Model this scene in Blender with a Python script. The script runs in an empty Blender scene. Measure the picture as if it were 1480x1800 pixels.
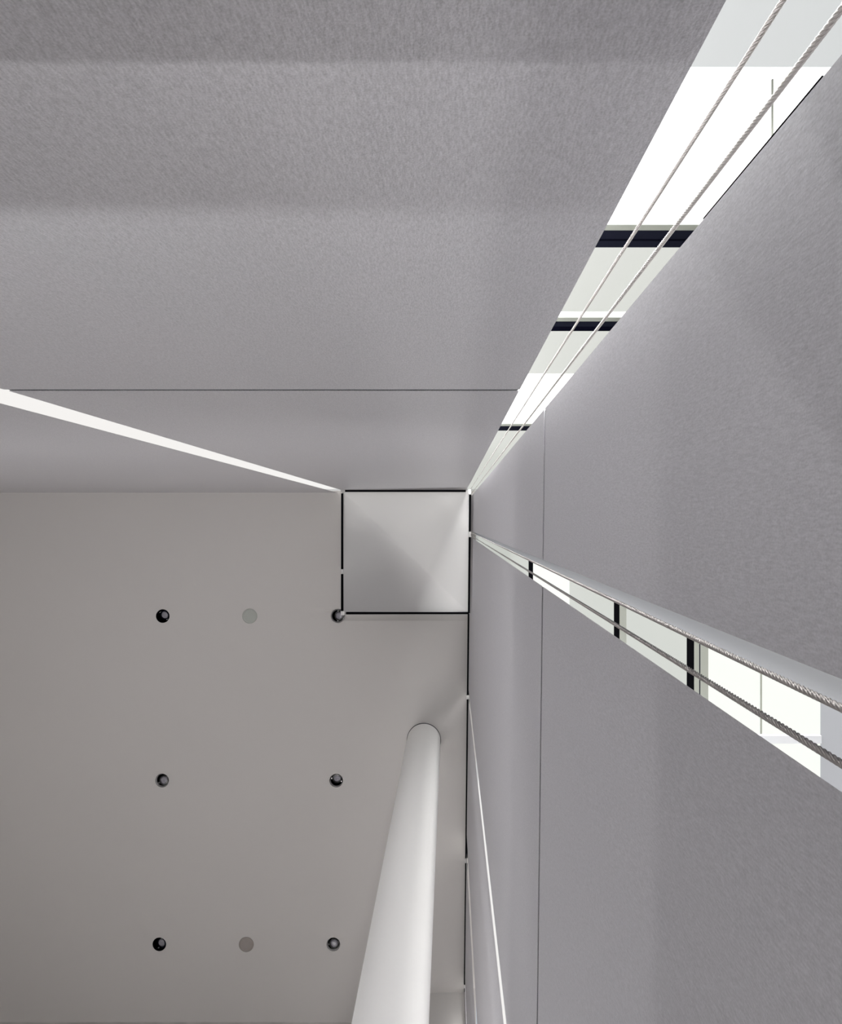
import bpy, bmesh, math, random
from mathutils import Vector, Matrix
random.seed(4)
PI = math.pi
C = bpy.context.scene.collection
S = bpy.context.scene

# ------------------------------------------------------------------ camera, world, lights, exposure
CAM = 1.6                       # lens height above the floor; everything below is measured from the lens
F = 1400.0; VX, VY = 790.0, 918.0   # focal length in pixels, image of the zenith
H = 12.0                        # ceiling above the lens
cam = bpy.data.cameras.new('camera'); co = bpy.data.objects.new('camera', cam); C.objects.link(co)
co.location = (0, 0, CAM); co.rotation_euler = (PI, 0, 0)
cam.lens = F/1800*36; cam.sensor_width = 36; cam.shift_x = -(VX-740)/1800; cam.shift_y = (VY-900)/1800
cam.clip_start = 0.02; cam.clip_end = 200
S.camera = co
S.view_settings.view_transform = 'Standard'; S.view_settings.look = 'None'
S.view_settings.gamma = 1; S.view_settings.exposure = 0.0; S.view_settings.use_curve_mapping = False
w = bpy.data.worlds.new('world'); S.world = w; w.use_nodes = True
w.node_tree.nodes['Background'].inputs[0].default_value = (0.86, 0.92, 1.0, 1)
w.node_tree.nodes['Background'].inputs[1].default_value = 0.6

def area(name, loc, target, sx, sy, power, color=(1, 1, 1), spread=PI):
    l = bpy.data.lights.new(name, 'AREA'); l.shape = 'RECTANGLE'; l.size = sx; l.size_y = sy
    l.energy = power; l.color = color; l.spread = spread
    o = bpy.data.objects.new(name, l); C.objects.link(o)
    p = Vector((loc[0], loc[1], loc[2]+CAM)); t = Vector((target[0], target[1], target[2]+CAM))
    o.location = p; o.rotation_euler = (t-p).to_track_quat('-Z', 'Y').to_euler()
    return o
# added unseen area lights that brighten the hall from south and west
SW = [205, 5]; RS = [0.85, 8, 220, 240]; RW = [40, 80, 90]
PW = [50, 145, 32, 80, 25]
area('fill_south', (-3.3, 7.25, 1.0), (-0.8, -0.4, 4.5), 4.0, 3.6, SW[0], (1.0, 0.985, 0.97))
area('fill_west', (-7.6, 3.6, 1.2), (0.3, 1.5, 4.5), 6.0, 3.6, SW[1], (0.95, 0.96, 1.0))
# added narrow lights, masked low down so soft bands fall on the walls
for z_, h_, p_ in ((-0.447, .06, RS[2]), (-1.45, .10, RS[3])):
    area('band_light_south', (-2.65, 7.2, z_), (-1.2, 0, z_+.5), 2.8, h_, p_)
for z_, h_, p_ in ((0.193, .02, RW[0]), (-0.496, .06, RW[1]), (-1.5, .10, RW[2])):
    area('band_light_west', (-7.0, 3.0, z_), (0, 3.0, z_+.5), 4.0, h_, p_)
# added lights near the far wall, masked to band its lower part
area('band_light_near', (-0.17, 0.30, 0.2433), (-0.17, -0.4, 0.72), 0.30, .0012, RS[0], spread=1.75)
area('band_light_near', (-1.2, 1.0, -0.685), (-1.2, -0.4, 0.9), 2.0, .05, RS[1], spread=1.25)
# tall strips of daylight in the cavity behind the cloth walls, reaching the hall only through the vertical slots
def strip(name, x, y, tx, ty, width, power, z0=0.5, z1=11.2, color=(1, 1, 1)):
    d = Vector((tx-x, ty-y, 0)).normalized()
    l = bpy.data.lights.new(name, 'AREA'); l.shape = 'RECTANGLE'; l.size = width; l.size_y = z1-z0
    l.energy = power; l.color = color
    o = bpy.data.objects.new(name, l); C.objects.link(o); o.location = (x, y, (z0+z1)/2+CAM)
    zx_ = -d; yx_ = Vector((0, 0, 1)); xx_ = yx_.cross(zx_)
    o.rotation_euler = Matrix((xx_, yx_, zx_)).transposed().to_euler()
strip('cavity_daylight_corner', 0.74, -0.60, 0.28, -0.415, 0.25, PW[0])
strip('cavity_daylight_north', 0.33, -0.80, -0.39, 3.52, 0.12, PW[1])
strip('cavity_daylight_slot_south', 0.74, 0.85, 0.33, 0.175, 0.25, PW[2])
strip('cavity_daylight_column', 0.62, 2.05, 0.29, 2.52, 0.30, PW[3])
strip('cavity_daylight_pier', 0.40, 6.72, 0.10, 7.09, 0.10, PW[4])

# ------------------------------------------------------------------ materials
def mat(name, col, rough=0.6, spec=0.5, metal=0.0, bump=None, var=0.0, emit=None, scale=(60, 60, 60), nsc=1.0):
    m = bpy.data.materials.new(name); m.use_nodes = True
    nt = m.node_tree; b = nt.nodes['Principled BSDF']
    b.inputs['Base Color'].default_value = (*col, 1); b.inputs['Roughness'].default_value = rough
    b.inputs['Specular IOR Level'].default_value = spec; b.inputs['Metallic'].default_value = metal
    if emit:
        b.inputs['Emission Color'].default_value = (*emit[0], 1); b.inputs['Emission Strength'].default_value = emit[1]
    if bump or var:
        tc = nt.nodes.new('ShaderNodeTexCoord'); mp = nt.nodes.new('ShaderNodeMapping')
        mp.inputs['Scale'].default_value = scale
        no = nt.nodes.new('ShaderNodeTexNoise'); no.inputs['Scale'].default_value = nsc; no.inputs['Detail'].default_value = 3
        nt.links.new(tc.outputs['Object'], mp.inputs[0]); nt.links.new(mp.outputs[0], no.inputs['Vector'])
        if bump:
            bp = nt.nodes.new('ShaderNodeBump'); bp.inputs['Strength'].default_value = bump[0]; bp.inputs['Distance'].default_value = bump[1]
            nt.links.new(no.outputs['Fac'], bp.inputs['Height']); nt.links.new(bp.outputs[0], b.inputs['Normal'])
        if var:
            mx = nt.nodes.new('ShaderNodeMix'); mx.data_type = 'RGBA'
            mx.inputs[6].default_value = (*[c*(1-var) for c in col], 1); mx.inputs[7].default_value = (*[min(1, c*(1+var)) for c in col], 1)
            nt.links.new(no.outputs['Fac'], mx.inputs[0]); nt.links.new(mx.outputs[2], b.inputs['Base Color'])
    return m

def fabric(name, col, scale, bump, rough, metal, con):
    """woven, faintly metallic cloth: threads both ways, sparkling where light grazes it"""
    m = bpy.data.materials.new(name); m.use_nodes = True
    nt = m.node_tree; b = nt.nodes['Principled BSDF']; L = nt.links
    tc = nt.nodes.new('ShaderNodeTexCoord')
    def noise(sc, det):
        mp = nt.nodes.new('ShaderNodeMapping'); mp.inputs['Scale'].default_value = sc
        n = nt.nodes.new('ShaderNodeTexNoise'); n.inputs['Scale'].default_value = 1; n.inputs['Detail'].default_value = det
        L.new(tc.outputs['Object'], mp.inputs[0]); L.new(mp.outputs[0], n.inputs['Vector']); return n.outputs['Fac']
    a = noise(scale, 2.0)
    c = noise((scale[1]*.8, scale[0]*.8, scale[2]*.22), 2.0)
    mx = nt.nodes.new('ShaderNodeMath'); mx.operation = 'ADD'; L.new(a, mx.inputs[0]); L.new(c, mx.inputs[1])
    bp = nt.nodes.new('ShaderNodeBump'); bp.inputs['Strength'].default_value = bump; bp.inputs['Distance'].default_value = 0.0008
    L.new(mx.outputs[0], bp.inputs['Height']); L.new(bp.outputs[0], b.inputs['Normal'])
    cl = nt.nodes.new('ShaderNodeMix'); cl.data_type = 'RGBA'
    cl.inputs[6].default_value = (*[v*(1-con) for v in col], 1); cl.inputs[7].default_value = (*[v*(1+con) for v in col], 1)
    hf = nt.nodes.new('ShaderNodeMath'); hf.operation = 'MULTIPLY'; hf.inputs[1].default_value = 0.5; L.new(mx.outputs[0], hf.inputs[0]); L.new(hf.outputs[0], cl.inputs[0]); L.new(cl.outputs[2], b.inputs['Base Color'])
    b.inputs['Roughness'].default_value = rough; b.inputs['Specular IOR Level'].default_value = 0.4; b.inputs['Metallic'].default_value = metal
    return m

M = dict(
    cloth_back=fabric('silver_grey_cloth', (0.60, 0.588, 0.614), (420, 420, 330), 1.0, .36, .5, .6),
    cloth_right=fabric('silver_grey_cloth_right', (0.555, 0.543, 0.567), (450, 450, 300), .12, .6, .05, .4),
    membrane=mat('ceiling_membrane', (0.535, 0.512, 0.496), 0.8, 0.2, bump=(0.15, 0.001), var=0.02, scale=(90, 90, 90)),
    tent=mat('tent_membrane', (0.73, 0.72, 0.705), 0.75, 0.25),
    edge=mat('white_edge', (0.78, 0.78, 0.78), 0.6, 0.3),
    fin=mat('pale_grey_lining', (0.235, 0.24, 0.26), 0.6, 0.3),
    column=mat('white_column', (0.86, 0.85, 0.83), 0.65, 0.3, var=0.01, scale=(20, 20, 20)),
    black=mat('black_gasket', (0.004, 0.004, 0.005), 1.0, 0.0),
    navy=mat('dark_navy_metal', (0.012, 0.013, 0.022), 1.0, 0.0),
    navy2=mat('darker_navy_metal', (0.004, 0.004, 0.010), 1.0, 0.0),
    beige=mat('beige_flange', (0.30, 0.31, 0.265), 0.6, 0.3),
    steel=mat('galvanised_steel', (0.42, 0.39, 0.37), 0.42, 0.5, 0.5),
    chrome=mat('brushed_metal', (0.72, 0.71, 0.70), 0.3, 0.5, 0.8),
    clip=mat('pale_bracket_metal', (0.50, 0.49, 0.48), 0.6, 0.3, 0.0),
    glass=mat('clear_lens', (0.25, 0.24, 0.27), 0.15, 0.6),
    cover=mat('grey_round_cover', (0.40, 0.41, 0.38), 0.7, 0.2),
    cover2=mat('brown_grey_round_cover', (0.30, 0.27, 0.25), 0.7, 0.2),
    floor=mat('pale_stone_floor', (0.55, 0.54, 0.52), 0.5, 0.4, var=0.05, scale=(3, 3, 3)),
    plaster=mat('white_plaster', (0.62, 0.60, 0.58), 0.8, 0.2, var=0.01, scale=(5, 5, 5)),
    bright=mat('glowing_pane', (0.9, 0.9, 0.9), 0.4, 0.3, emit=((1.0, 1.0, 0.99), 1.15)),
    frost=mat('glowing_frosted_pane', (0.12, 0.12, 0.12), 1.0, 0.0, emit=((0.98, 1.0, 0.93), 0.62)),  # emission put into the pane materials in place of daylight behind them
    frost_e=mat('glowing_frosted_pane_right', (0.12, 0.12, 0.12), 1.0, 0.0, emit=((0.96, 1.0, 0.92), 0.53)),
    bright_e=mat('glowing_pane_right', (0.12, 0.12, 0.12), 1.0, 0.0, emit=((0.97, 1.0, 0.93), 0.85)),
    plain=mat('glowing_frosted_pane_plain', (0.12, 0.12, 0.12), 1.0, 0.0, emit=((1.0, 0.98, 0.95), 0.86)),
    glow_panel_n=mat('glowing_pale_blue_panel', (0.12, 0.12, 0.12), 1.0, 0.0, emit=((0.97, 1.0, 0.99), 0.60)),
    glow_panel_e=mat('glowing_pale_grey_panel', (0.12, 0.12, 0.12), 1.0, 0.0, emit=((0.92, 0.94, 1.0), 0.36)),
)

# ------------------------------------------------------------------ helpers
def link(name, me, m, parent=None):
    o = bpy.data.objects.new(name, me); C.objects.link(o)
    if m: me.materials.append(m)
    if parent: o.parent = parent
    return o
def build(name, bm, m, parent=None, smooth=False):
    bmesh.ops.recalc_face_normals(bm, faces=bm.faces)
    me = bpy.data.meshes.new(name); bm.to_mesh(me); bm.free()
    if smooth:
        for p in me.polygons: p.use_smooth = True
    return link(name, me, m, parent)
def add_box(bm, x0, x1, y0, y1, z0, z1):
    vs = [bm.verts.new((x, y, z+CAM)) for x in (x0, x1) for y in (y0, y1) for z in (z0, z1)]
    for f in ((0, 1, 3, 2), (4, 6, 7, 5), (0, 4, 5, 1), (2, 3, 7, 6), (0, 2, 6, 4), (1, 5, 7, 3)):
        bm.faces.new([vs[i] for i in f])
def box(name, m, b, parent=None, bevel=0):
    bm = bmesh.new(); add_box(bm, *b)
    if bevel: bmesh.ops.bevel(bm, geom=bm.edges[:], offset=bevel, segments=2, affect='EDGES')
    return build(name, bm, m, parent)
def add_prism(bm, pts, z0, z1):
    """vertical prism over a plan polygon"""
    a = [bm.verts.new((x, y, z0+CAM)) for x, y in pts]; b = [bm.verts.new((x, y, z1+CAM)) for x, y in pts]
    n = len(pts)
    bm.faces.new(a[::-1]); bm.faces.new(b)
    for i in range(n): bm.faces.new((a[i], a[(i+1) % n], b[(i+1) % n], b[i]))
def prism(name, m, pts, z0, z1, parent=None):
    bm = bmesh.new(); add_prism(bm, pts, z0, z1); return build(name, bm, m, parent)
def empty(name, loc=(0, 0, 0)):
    o = bpy.data.objects.new(name, None); C.objects.link(o); o.location = (loc[0], loc[1], loc[2]+CAM); return o
def struct(o): o['kind'] = 'structure'; return o
def tag(o, label, cat, group=None):
    o['label'] = label; o['category'] = cat
    if group: o['group'] = group
    return o
def add_lathe(bm, prof, n=40, c=(0, 0)):
    rings = []
    for r, z in prof:
        rings.append([bm.verts.new((c[0]+r*math.cos(2*PI*i/n), c[1]+r*math.sin(2*PI*i/n), z)) for i in range(n)])
    for a, b in zip(rings, rings[1:]):
        for i in range(n): bm.faces.new((a[i], a[(i+1) % n], b[(i+1) % n], b[i]))
    return rings
def lathe(name, m, prof, parent=None, n=40, caps=(False, False)):
    bm = bmesh.new(); r = add_lathe(bm, prof, n)
    if caps[0]: bm.faces.new(r[0])
    if caps[1]: bm.faces.new(r[-1])
    return build(name, bm, m, parent, True)

# ------------------------------------------------------------------ plan geometry (metres from the lens)
DN = 0.4457                                  # cloth wall in front of the cavity, image top
ex = lambda y: 0.317 - 0.0122*y              # right-hand cloth wall, turned by 0.7 degrees
T = 0.03
ZS = 2.69                                    # height of the horizontal cloth seam
FN = 1.0; FE = 0.863                         # outer facade behind each cloth wall
BOT = -CAM; TOP = H+.2; CT = 24.0

# ---- far cloth wall (top of the picture)
wb = struct(empty('wall_back', (-0.6, -DN, BOT)))
def back_panel(x0, x1, z0, z1, cut_a=False):
    me_name = 'cloth_panel'
    bm = bmesh.new(); c0 = 0.04 if x0 > -8 else 0; c1 = 0.11 if x1 < -1.6 else 0.04     # edges cut back behind the face
    add_prism(bm, [(x0, -DN), (x1, -DN), (x1-c1, -DN-T), (x0+c0, -DN-T)], z0, z1)
    o = build(me_name, bm, M['cloth_back']); o.parent = wb; o.matrix_parent_inverse = Matrix.Translation(-Vector(wb.location)); return o
XA, XB = -1.496, -1.684
x1 = 0.53*DN
back_panel(XA, x1, BOT, ZS-0.015); back_panel(XA, x1, ZS+0.015, TOP)
back_panel(-8.0, XB, BOT, ZS-0.015); back_panel(-8.0, XB, ZS+0.015, TOP)
bm = bmesh.new(); add_prism(bm, [(XA+.004, -DN-.003), (x1-.004, -DN-.003), (x1-.04, -DN-.03), (XA+.04, -DN-.03)], ZS-0.018, ZS+0.018)
o = build('seam_joint', bm, M['black']); o.parent = wb; o.matrix_parent_inverse = Matrix.Translation(-Vector(wb.location))

# ---- right-hand cloth wall
wr = struct(empty('wall_right', (0.317, 0, BOT)))
def keep(o, p):
    o.parent = p; o.matrix_parent_inverse = Matrix.Translation(-Vector(p.location)); return o
def right_panel(y0, y1, chm=0.03, cT=0.02):
    for z0, z1 in ((BOT, ZS-0.016), (ZS+0.016, TOP)):
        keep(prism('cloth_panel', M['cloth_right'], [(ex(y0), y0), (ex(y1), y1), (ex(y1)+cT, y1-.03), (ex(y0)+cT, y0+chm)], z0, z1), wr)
    keep(prism('seam_joint', M['black'], [(ex(y0)+.003, y0+.004), (ex(y1)+.003, y1-.004), (ex(y1)+.018, y1-.03), (ex(y0)+.018, y0+chm)], ZS-0.018, ZS+0.018), wr)
def yat(r): return r*0.317/(1+0.0122*r)      # where a vertical edge of plan slope r meets the wall
ys = [-0.3835, yat(0.40), yat(0.688), yat(8.80), yat(9.25), yat(18.1), yat(19.4), 6.86, 7.00, 7.53]
right_panel(ys[0], ys[1]); right_panel(ys[2], ys[3]); right_panel(ys[4], ys[5], .20, .018); right_panel(ys[6], ys[7], .38, .018); right_panel(ys[8], ys[9])
# pale lining that returns into the cavity beside the nearer slot
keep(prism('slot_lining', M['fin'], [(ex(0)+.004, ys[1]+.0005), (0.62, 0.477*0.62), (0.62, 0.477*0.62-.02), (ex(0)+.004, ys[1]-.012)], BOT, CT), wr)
keep(prism('edge_gasket', M['black'], [(0.3343, -0.4010), (0.3358, -0.4010), (0.3358, -0.3995), (0.3343, -0.3995)], 0.715, 1.05), wr)

# ---- outer facade behind the slots; emission in its panes replaces light from behind
def facade(side):
    n = side == 'n'
    D = FN if n else FE
    def piece(nm, m, u0, u1, z0, z1, depth=0.05, out=0.0, bevel=0):
        if n: return box(nm, m, (u0, u1, -D-depth, -D+out, z0, z1), bevel=bevel)
        return box(nm, m, (D-out, D+depth, u0, u1, z0, z1), bevel=bevel)
    return piece
north = facade('n'); east = facade('e')
zy = lambda y: F*FN/(VY-y)          # height on the back facade seen at an image row
zx = lambda x: F*FE/(x-VX)          # height on the right facade seen at an image column
U0, U1 = -0.9, FE
struct(north('glow_panel_back', M['glow_panel_n'], U0, U1, BOT, zy(118)))  # lower outer wall panel, its brightness put in as emission
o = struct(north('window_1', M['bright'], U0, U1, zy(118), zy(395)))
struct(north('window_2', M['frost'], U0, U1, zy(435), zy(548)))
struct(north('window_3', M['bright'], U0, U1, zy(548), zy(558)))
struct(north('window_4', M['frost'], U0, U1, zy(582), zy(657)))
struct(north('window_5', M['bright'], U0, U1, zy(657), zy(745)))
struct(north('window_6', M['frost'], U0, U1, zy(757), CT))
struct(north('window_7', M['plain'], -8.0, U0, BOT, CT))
E0, E1 = -1.0, 3.0
struct(east('glow_panel_right', M['glow_panel_e'], E0, E1, BOT, zx(1442)))  # grey outer wall panel made to glow by its material
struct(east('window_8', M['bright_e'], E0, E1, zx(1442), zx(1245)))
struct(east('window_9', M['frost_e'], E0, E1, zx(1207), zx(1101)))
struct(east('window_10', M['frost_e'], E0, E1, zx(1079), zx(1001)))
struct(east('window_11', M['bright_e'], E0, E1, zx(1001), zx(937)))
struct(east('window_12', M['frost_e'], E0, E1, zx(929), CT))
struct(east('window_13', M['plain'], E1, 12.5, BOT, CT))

# rods and joints in front of the bright panes
struct(box('trim_1', M['beige'], (0.5985, 0.6015, -0.8228, -0.7170, 1.478, 1.482)))
struct(box('trim_2', M['beige'], (FE-0.004, FE, 0.2, 0.75, zx(1339)-.0015, zx(1339)+.0015)))
struct(box('trim_3', M['edge'], (0.70, 0.861, 0.494, 0.512, 1.842, 1.858)))

# beams of the facade (each runs the width of its facade)
def beam(name, rows, side, label):
    t = empty(name, ((0, -FN, 0) if side == 'n' else (FE, 0, 0)))
    for nm, m, a, b, outd in rows:
        z0, z1 = (zy(a), zy(b)) if side == 'n' else (zx(a), zx(b))
        p = (north(nm, M[m], U0, U1, z0, z1, out=outd) if side == 'n' else east(nm, M[m], E0, E1, z0, z1, out=outd))
        keep(p, t)
    tag(t, label, 'beam', 'dark beams behind the wall slots'); return t
beam('facade_beam', [('flange', 'beige', 395, 405, 0.0), ('upper_band', 'navy', 405, 420, .0), ('groove', 'navy2', 420, 424, -.004), ('lower_band', 'navy', 424, 435, .0)], 'n',
     'widest dark navy beam with beige flange crossing the corner slot, nearest the bright pane')
beam('facade_beam', [('flange', 'beige', 558, 565, 0.0), ('web', 'navy', 565, 574, .0), ('lower_band', 'navy2', 574, 582, .0)], 'n',
     'middle dark beam of the three crossing the corner slot behind the two cables')
beam('facade_beam', [('flange', 'beige', 745, 749, 0.0), ('web', 'navy', 749, 757, .0)], 'n',
     'thinnest dark beam crossing the corner slot, closest to the ceiling')
beam('facade_beam', [('web', 'black', 1220, 1207, .0), ('flange', 'beige', 1245, 1231, 0.0), ('groove', 'navy', 1231, 1229, 0.0), ('lower_flange', 'beige', 1229, 1220, 0.0)], 'e',
     'black beam with pale green striped flange in the right wall slot, nearest the camera')
beam('facade_beam', [('web', 'black', 1089, 1079, .0), ('flange', 'beige', 1101, 1089, 0.0)], 'e',
     'middle black beam of the three crossing the right wall slot')
beam('facade_beam', [('web', 'black', 937, 929, .0)], 'e',
     'smallest black beam crossing the right wall slot, nearest the tent panel')

# ------------------------------------------------------------------ ceiling
LX = lambda px, z: (px-VX)*z/F
LY = lambda py, z: (py-VY)*z/F
BZ = 10.90                                   # underside frame of the square tent panel
bx0, bx1, by0, by1 = LX(601.5, BZ), LX(827, BZ), LY(861.5, BZ), LY(1078, BZ)
brk_e = [LY(1225, H), LY(1510, H), LY(1737, H)]
cx0, cx1, cy0, cy1 = LX(601, H), LX(824, H), LY(862, H), LY(1078, H)
def lift(x, y):
    """the membrane is drawn up towards its edges between the brackets that hold it down"""
    h = 0.0
    if y > cy1-0.05:
        d = max(0, ex(y)-x); e = 0.030*math.exp(-d/0.13)
        for b in brk_e:
            e -= 0.05*math.exp(-d/0.12)*math.exp(-abs(y-b)/0.10)
        h += e
    if cx0-0.3 < x and y > cy1-0.05:
        d = max(0, y-cy1); k = max(0, min(1, (x-cx0)/(cx1-cx0)))
        h += 0.12*math.exp(-d/0.14)*math.sin(PI*min(1, .12+.85*k))**.7*(0.45+0.75*k) if 0 <= k <= 1 else 0
    if y < cy1+0.1:
        d = max(0, cx0-x); k = max(0, min(1, (y-cy0)/(cy1-cy0)))
        h += 0.045*math.exp(-d/0.12)*(0.4+0.6*math.sin(PI*k))
    return h
bm = bmesh.new()
def axis(a, b, fine):
    out = []; v = a
    while v < b-1e-6:
        out.append(v); v += 0.035 if fine(v) else 0.2
    out.append(b); return out
xs = axis(-8.1, 0.40, lambda v: v > bx0-0.6); yv = axis(-DN-.028, 8.3, lambda v: v < 1.9 or any(abs(v-b) < .35 for b in brk_e))
g = []
for y in yv:
    row = []
    for x in xs:
        row.append(bm.verts.new((x, y, H+CAM+lift(x, y))))
    g.append(row)
for j in range(len(yv)-1):
    for i in range(len(xs)-1): bm.faces.new((g[j][i], g[j][i+1], g[j+1][i+1], g[j+1][i]))
ret = bmesh.ops.extrude_face_region(bm, geom=bm.faces[:])
for v in [e for e in ret['geom'] if isinstance(e, bmesh.types.BMVert)]: v.co.z = H+CAM+0.22
ceil = struct(build('ceiling', bm, M['membrane']))
DL = [(286, 1083), (593.5, 1083), (285, 1372), (591, 1372), (280, 1660), (586, 1660)]
RH = 0.103
bm = bmesh.new()
for px, py in DL:
    c = (LX(px, H), LY(py, H)); r = add_lathe(bm, [(RH, H+CAM-0.1), (RH, H+CAM+0.16)], 48, c); bm.faces.new(r[0]); bm.faces.new(r[1])
cut = build('cutter', bm, None)
md = ceil.modifiers.new('holes', 'BOOLEAN'); md.object = cut; md.operation = 'DIFFERENCE'; md.solver = 'EXACT'
dg = bpy.context.evaluated_depsgraph_get(); me = bpy.data.meshes.new_from_object(ceil.evaluated_get(dg))
ceil.modifiers.clear(); ceil.data = me; bpy.data.objects.remove(cut)
for p in me.polygons: p.use_smooth = True
me.set_sharp_from_angle(angle=math.radians(25))
# lid over the cavity between cloth walls and facade
struct(prism('trim_4', M['edge'], [(-8, -FN-.05), (FE+.05, -FN-.05), (FE+.05, 12.5), (0.40, 12.5), (0.40, -DN-T-.005), (-8, -DN-T-.005)], CT, CT+0.05))

# ---- downlights
def downlight(px, py, label, turn, dark):
    t = empty('recessed_downlight', (LX(px, H), LY(py, H), H))
    k = RH
    lathe('housing', M['black'], [(k-.0015, 0.0), (k-.0015, 0.155), (0.001, 0.157)], t)
    lathe('trim_ring', M['black'] if dark else M['chrome'], [(k-.003, .002), (k-.012, .018), (k-.016, .034), (k-.008, .036)], t)
    # tilted lamp with a reflector rim
    lp = lathe('lamp', M['glass'], [(.001, .050), (.030, .046), (.052, .056), (.058, .075), (.045, .11), (.02, .14), (.001, .142)], t, 32)
    lp.rotation_euler = (math.radians(14)*math.cos(turn), math.radians(14)*math.sin(turn), 0)
    rf = lathe('reflector', M['chrome'] if not dark else M['navy'], [(.062, .044), (.070, .052), (.066, .085), (.060, .09)], lp, 32)
    for sgn in (-1, 1):
        bm = bmesh.new()
        x0_, x1_ = sorted((sgn*.074, sgn*.078)); vs = [bm.verts.new((x, y, z)) for x in (x0_, x1_) for y in (-.009, .009) for z in (.03, .12)]
        for f in ((0, 1, 3, 2), (4, 6, 7, 5), (0, 4, 5, 1), (2, 3, 7, 6), (0, 2, 6, 4), (1, 5, 7, 3)): bm.faces.new([vs[i] for i in f])
        y_ = build('yoke_arm', bm, M['chrome'], t); y_.rotation_euler[2] = turn
    tag(t, label, 'downlight', 'recessed downlights in the ceiling')
    return t
LB = ['dark recessed round downlight nearest the bright left wall slot, far left of the tent panel',
      'recessed round downlight with pale rim touching the corner of the square tent panel',
      'recessed round downlight at left of the middle row, alone on the bare ceiling',
      'recessed round downlight in the middle row, beside the top of the white column',
      'darkest recessed round downlight, lower left one of the six',
      'recessed round downlight with pale crescent rim, lowest one beside the white column']
for i, ((px, py), lb) in enumerate(zip(DL, LB)):
    downlight(px, py, lb, (0.8, 1.6, 2.5, 0.3, 1.9, 2.9)[i], i in (0, 4))
for (px, py), m, lb in (((439, 1083), 'cover', 'pale green-grey round ceiling cover level with the tent panel corner'),
                        ((433, 1660), 'cover2', 'brown-grey flat round ceiling cover in the lowest row of fittings')):
    t = empty('ceiling_cover', (LX(px, H), LY(py, H), H))
    lathe('rim', M[m], [(0.112, 0.001), (0.112, -0.008), (0.100, -0.013), (0.092, -0.013), (0.090, -0.009)], t)
    lathe('plate', M[m], [(0.090, -0.009), (0.060, -0.010), (0.055, -0.013), (0.045, -0.014), (0.001, -0.014)], t)
    tag(t, lb, 'ceiling cover')

# ---- square tent panel with a fold across it
tp = empty('tent_panel', ((bx0+bx1)/2, (by0+by1)/2, BZ))
NG = 80
PXC = dict(l=601.5, r=826.4, t=863.0, b=1077.8)
def tent_h(u, v):
    """height of the folded cloth over its lowest line, the diagonal fold from far left to near right"""
    d = v-u
    h = TB*d**1.7 if d >= 0 else TA*(-d)**1.15
    for (cu, cv, a_, r_) in ((0, 0, .02, .08), (1, 0, .03, .10), (1, .35, .03, .07), (0, .64, .035, .07)):
        h -= a_*math.exp(-math.hypot(u-cu, v-cv)/r_)
    return h
TA, TB = -0.55, -1.75
bm = bmesh.new()
def tent_point(u, v, dz=0.0, k=1.0):
    z = BZ+0.02+k*tent_h(u, v)+dz
    return (LX(PXC['l']+(PXC['r']-PXC['l'])*u-0.0102*215*v*u, z), LY(PXC['t']+(PXC['b']-PXC['t'])*v, z), z+CAM)
verts = [[bm.verts.new(tent_point(i/NG, j/NG)) for i in range(NG+1)] for j in range(NG+1)]
for j in range(NG):
    for i in range(NG):
        bm.faces.new((verts[j][i], verts[j][i+1], verts[j+1][i+1])); bm.faces.new((verts[j][i], verts[j+1][i+1], verts[j+1][i]))
keep(build('membrane', bm, M['tent'], None, True), tp)
tag(tp, 'square tent-like white cloth ceiling panel with a diagonal fold and black edges', 'ceiling panel')
gk = 0.0115
def stripe(name, pts, z0, z1, m='black', par=tp):
    return keep(prism(name, M[m], pts, z0, z1), par)
def rect(x0, x1, y0, y1): return [(x0, y0), (x1, y0), (x1, y1), (x0, y1)]
def edge(u0, v0, u1, v1, w_=0.014):
    """black cord along one side of the folded cloth"""
    bm = bmesh.new(); n = 40; prev = None
    horiz = abs(u1-u0) > abs(v1-v0)
    for i in range(n+1):
        t_ = i/n; p = tent_point(u0+(u1-u0)*t_, v0+(v1-v0)*t_, -0.012)
        ring = []
        for a_, b_ in ((-1, -1), (1, -1), (1, 1), (-1, 1)):
            q = (p[0], p[1]+a_*w_, p[2]+b_*.01) if horiz else (p[0]+a_*w_, p[1], p[2]+b_*.01)
            ring.append(bm.verts.new(q))
        if prev:
            for k in range(4): bm.faces.new((prev[k], prev[(k+1) % 4], ring[(k+1) % 4], ring[k]))
        else: bm.faces.new(ring)
        prev = ring
    bm.faces.new(prev)
    keep(build('edge_strip', bm, M['black']), tp)
edge(0.02, 0, 0.965, 0); edge(0.03, 1, 1, 1); edge(0, 0.02, 0, 0.64); edge(0, 0.68, 0, .985)
edge(1, 0.03, 1, .335); edge(1, .375, 1, 1)
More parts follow.
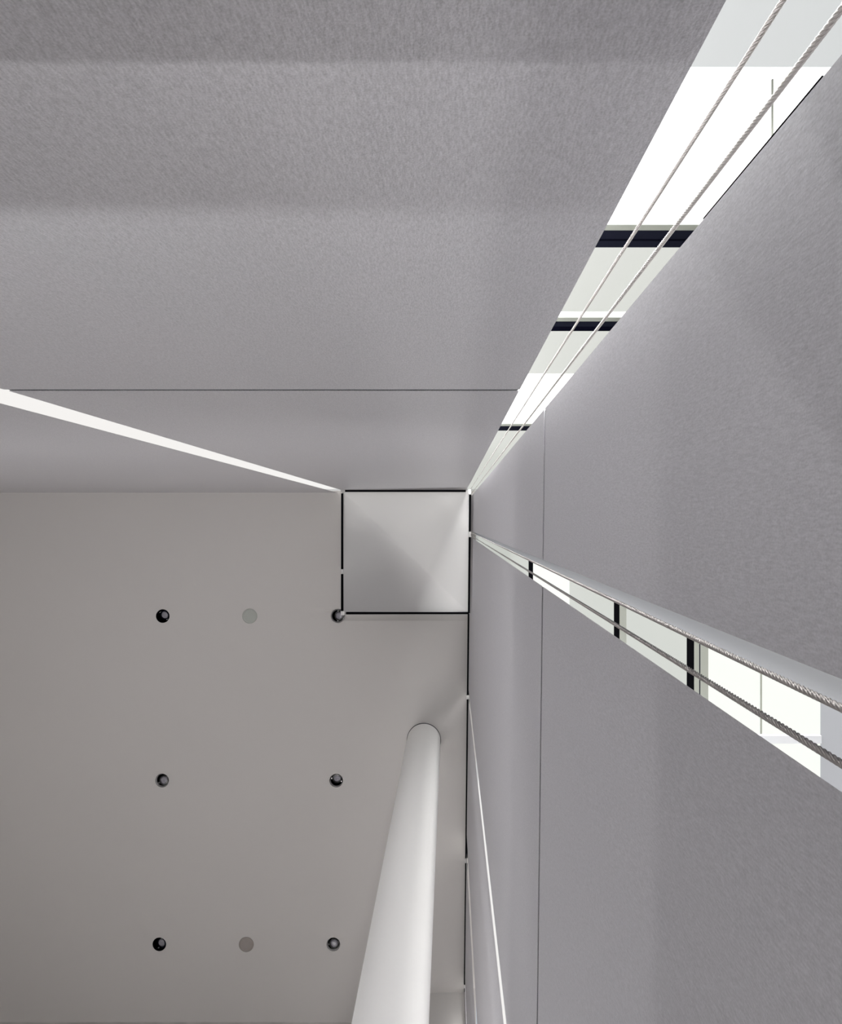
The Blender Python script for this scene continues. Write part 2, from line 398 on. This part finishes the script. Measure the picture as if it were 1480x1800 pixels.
# little brackets at the corners and along the sides
def bracket(p, par, sx=.016, sy=.03, dot=None):
    """small plate with a bolt and a hanger, part of the panel or joint it holds"""
    bm = bmesh.new()
    def lb(a0, a1, b0, b1, c0, c1):
        vs = [bm.verts.new((p[0]+x, p[1]+y, p[2]+zz)) for x in (a0, a1) for y in (b0, b1) for zz in (c0, c1)]
        for f in ((0, 1, 3, 2), (4, 6, 7, 5), (0, 4, 5, 1), (2, 3, 7, 6), (0, 2, 6, 4), (1, 5, 7, 3)): bm.faces.new([vs[i] for i in f])
    lb(-sx, sx, -sy, sy, -.004, .004)
    bmesh.ops.bevel(bm, geom=bm.edges[:], offset=.0015, segments=1, affect='EDGES')
    t = keep(build('edge_bracket', bm, M['clip']), par)
    bo = lathe('bolt', M['black' if dot else 'chrome'], [(.001, -.010), (.006 if not dot else .013, -.009), (.007 if not dot else .013, -.004)], None, 16)
    d = dot or (0, 0); bo.location = (p[0]+d[0], p[1]+d[1], p[2]); bo.parent = t; bo.matrix_parent_inverse = Matrix.Translation(-Vector(par.location))
    return t
bracket(tent_point(.005, .002, -.03), tp, .03, .016, (-.05, -.008))
bracket(tent_point(.995, .006, -.03), tp, .018, .03, (.012, -.022))
bracket(tent_point(1, .355, -.03), tp, .018, .036)
bracket(tent_point(0, .66, -.03), tp, .012, .030)
bracket(tent_point(.004, 1, -.03), tp, .022, .024)
# black shadow joint between ceiling and right wall
jt = struct(empty('trim_5', (0.3, 1.2, H)))
def joint(pa, pb, wd):
    ya, yb = LY(pa, H), LY(pb, H)
    f = lambda y: LX(826.4-0.0104*(y*F/H+VY-861), H)
    keep(prism('joint_strip', M['black'], [(f(ya)-wd, ya), (f(ya)+wd, ya), (f(yb)+wd, yb), (f(yb)-wd, yb)], H-.03, H-.004), jt)
for bx_, by_, a_, b_ in ((821.7, 1225, .022, .03), (818.7, 1512, .022, .03), (816.9, 1732.5, .016, .014)):
    bracket((LX(bx_, H), LY(by_, H), H+CAM-.03), jt, a_, b_)
joint(1079, 1221, .018); joint(1229, 1507, .018); joint(1517, 1729, .018); joint(1736, 1742, .0125)

# ------------------------------------------------------------------ column
cc = (LX(745, H), LY(1301, H)); cr = 29.3*H/F
t = empty('round_column', (cc[0], cc[1], BOT))
lathe('shaft', M['column'], [(cr, 0), (cr, 6.8), (cr, H+CAM-0.012)], t, 96)
lathe('top_joint', M['navy'], [(cr-.01, H+CAM-.016), (cr+.006, H+CAM-.014), (cr+.006, H+CAM+.004)], t, 96)
tag(t, 'tall smooth white round column rising to the ceiling beside the right wall', 'column')

# ------------------------------------------------------------------ twisted cables
def cable(x, y, r, label, ztop=H-.02, pitch=0.050):
    bm = bmesh.new(); strands = 6; per = 5; n = strands*per; steps = 12
    prev = None; z = -CAM
    while True:
        a0 = 2*PI*z/pitch
        ring = []
        for i in range(n):
            th_ = 2*PI*i/n; k = (i % per)/per
            rr = r*(0.62+0.38*math.sqrt(max(0, 1-(2*k-1)**2)) if (i % per) else 0.54)
            ring.append(bm.verts.new((rr*math.cos(th_+a0), rr*math.sin(th_+a0), z+CAM)))
        if prev:
            for i in range(n): bm.faces.new((prev[i], prev[(i+1) % n], ring[(i+1) % n], ring[i]))
        prev = ring
        if z >= ztop: break
        z += pitch/steps if z < 5 else pitch/6
    o = build('steel_cable', bm, M['steel'], None, True); o.location = (x, y, 0)
    tag(o, label, 'cable', 'twisted steel cables in the wall slots'); return o
cable(0.3003, -0.470, 0.0029, 'left one of the two twisted steel cables running up the corner slot')
cable(0.3362, -0.440, 0.0035, 'right one of the two twisted steel cables running up the corner slot')
cable(0.311, 0.311*.474, 0.0036, 'upper twisted steel cable of the right wall slot, along the pale lining')
cable(0.311, 0.311*.616, 0.0036, 'lower twisted steel cable of the right wall slot, across the beams')

# ------------------------------------------------------------------ rest of the hall around the camera (out of frame)
struct(box('floor', M['floor'], (-8.2, FE+.05, -FN-.05, 12.5, BOT-.1, BOT)))
ws = struct(empty('wall_south', (-4, 7.53, BOT)))
for b in ((-8.2, -6.8, 7.53, 7.7, BOT, TOP), (-6.8, -0.5, 7.53, 7.7, 3.0, TOP), (-6.8, -0.5, 7.53, 7.7, BOT, -1.0), (-0.5, 0.25, 7.53, 7.7, BOT, TOP)):
    keep(box('wall_panel', M['plaster'], b), ws)
keep(box('pier', M['plaster'], (-1.1, ex(7.3)-.002, LY(1745, H), 7.53, 8.2, TOP), None), ws)
ww = struct(empty('wall_west', (-8, 3.5, BOT)))
for b in ((-8.2, -8.0, -FN, 0.4, BOT, TOP), (-8.2, -8.0, 0.4, 6.8, 3.2, TOP), (-8.2, -8.0, 0.4, 6.8, BOT, -1.0), (-8.2, -8.0, 6.8, 7.6, BOT, TOP)):
    keep(box('wall_panel', M['plaster'], b), ww)

pl = struct(empty('light_masks', (-3, 5.6, BOT)))  # added unseen masks that cut the narrow lights into wall bands
keep(box('light_mask_south', M['plaster'], (-6.5, -0.15, 5.6, 5.7, BOT, 0.4)), pl)
keep(box('light_mask_west', M['plaster'], (-5.5, -5.4, 0.5, 5.5, BOT, 0.4)), pl)

keep(box('light_mask_near', M['plaster'], (-3.0, 0.28, 0.20, 0.22, BOT, 0.30)), pl)  # added to block the near lights below, never in view
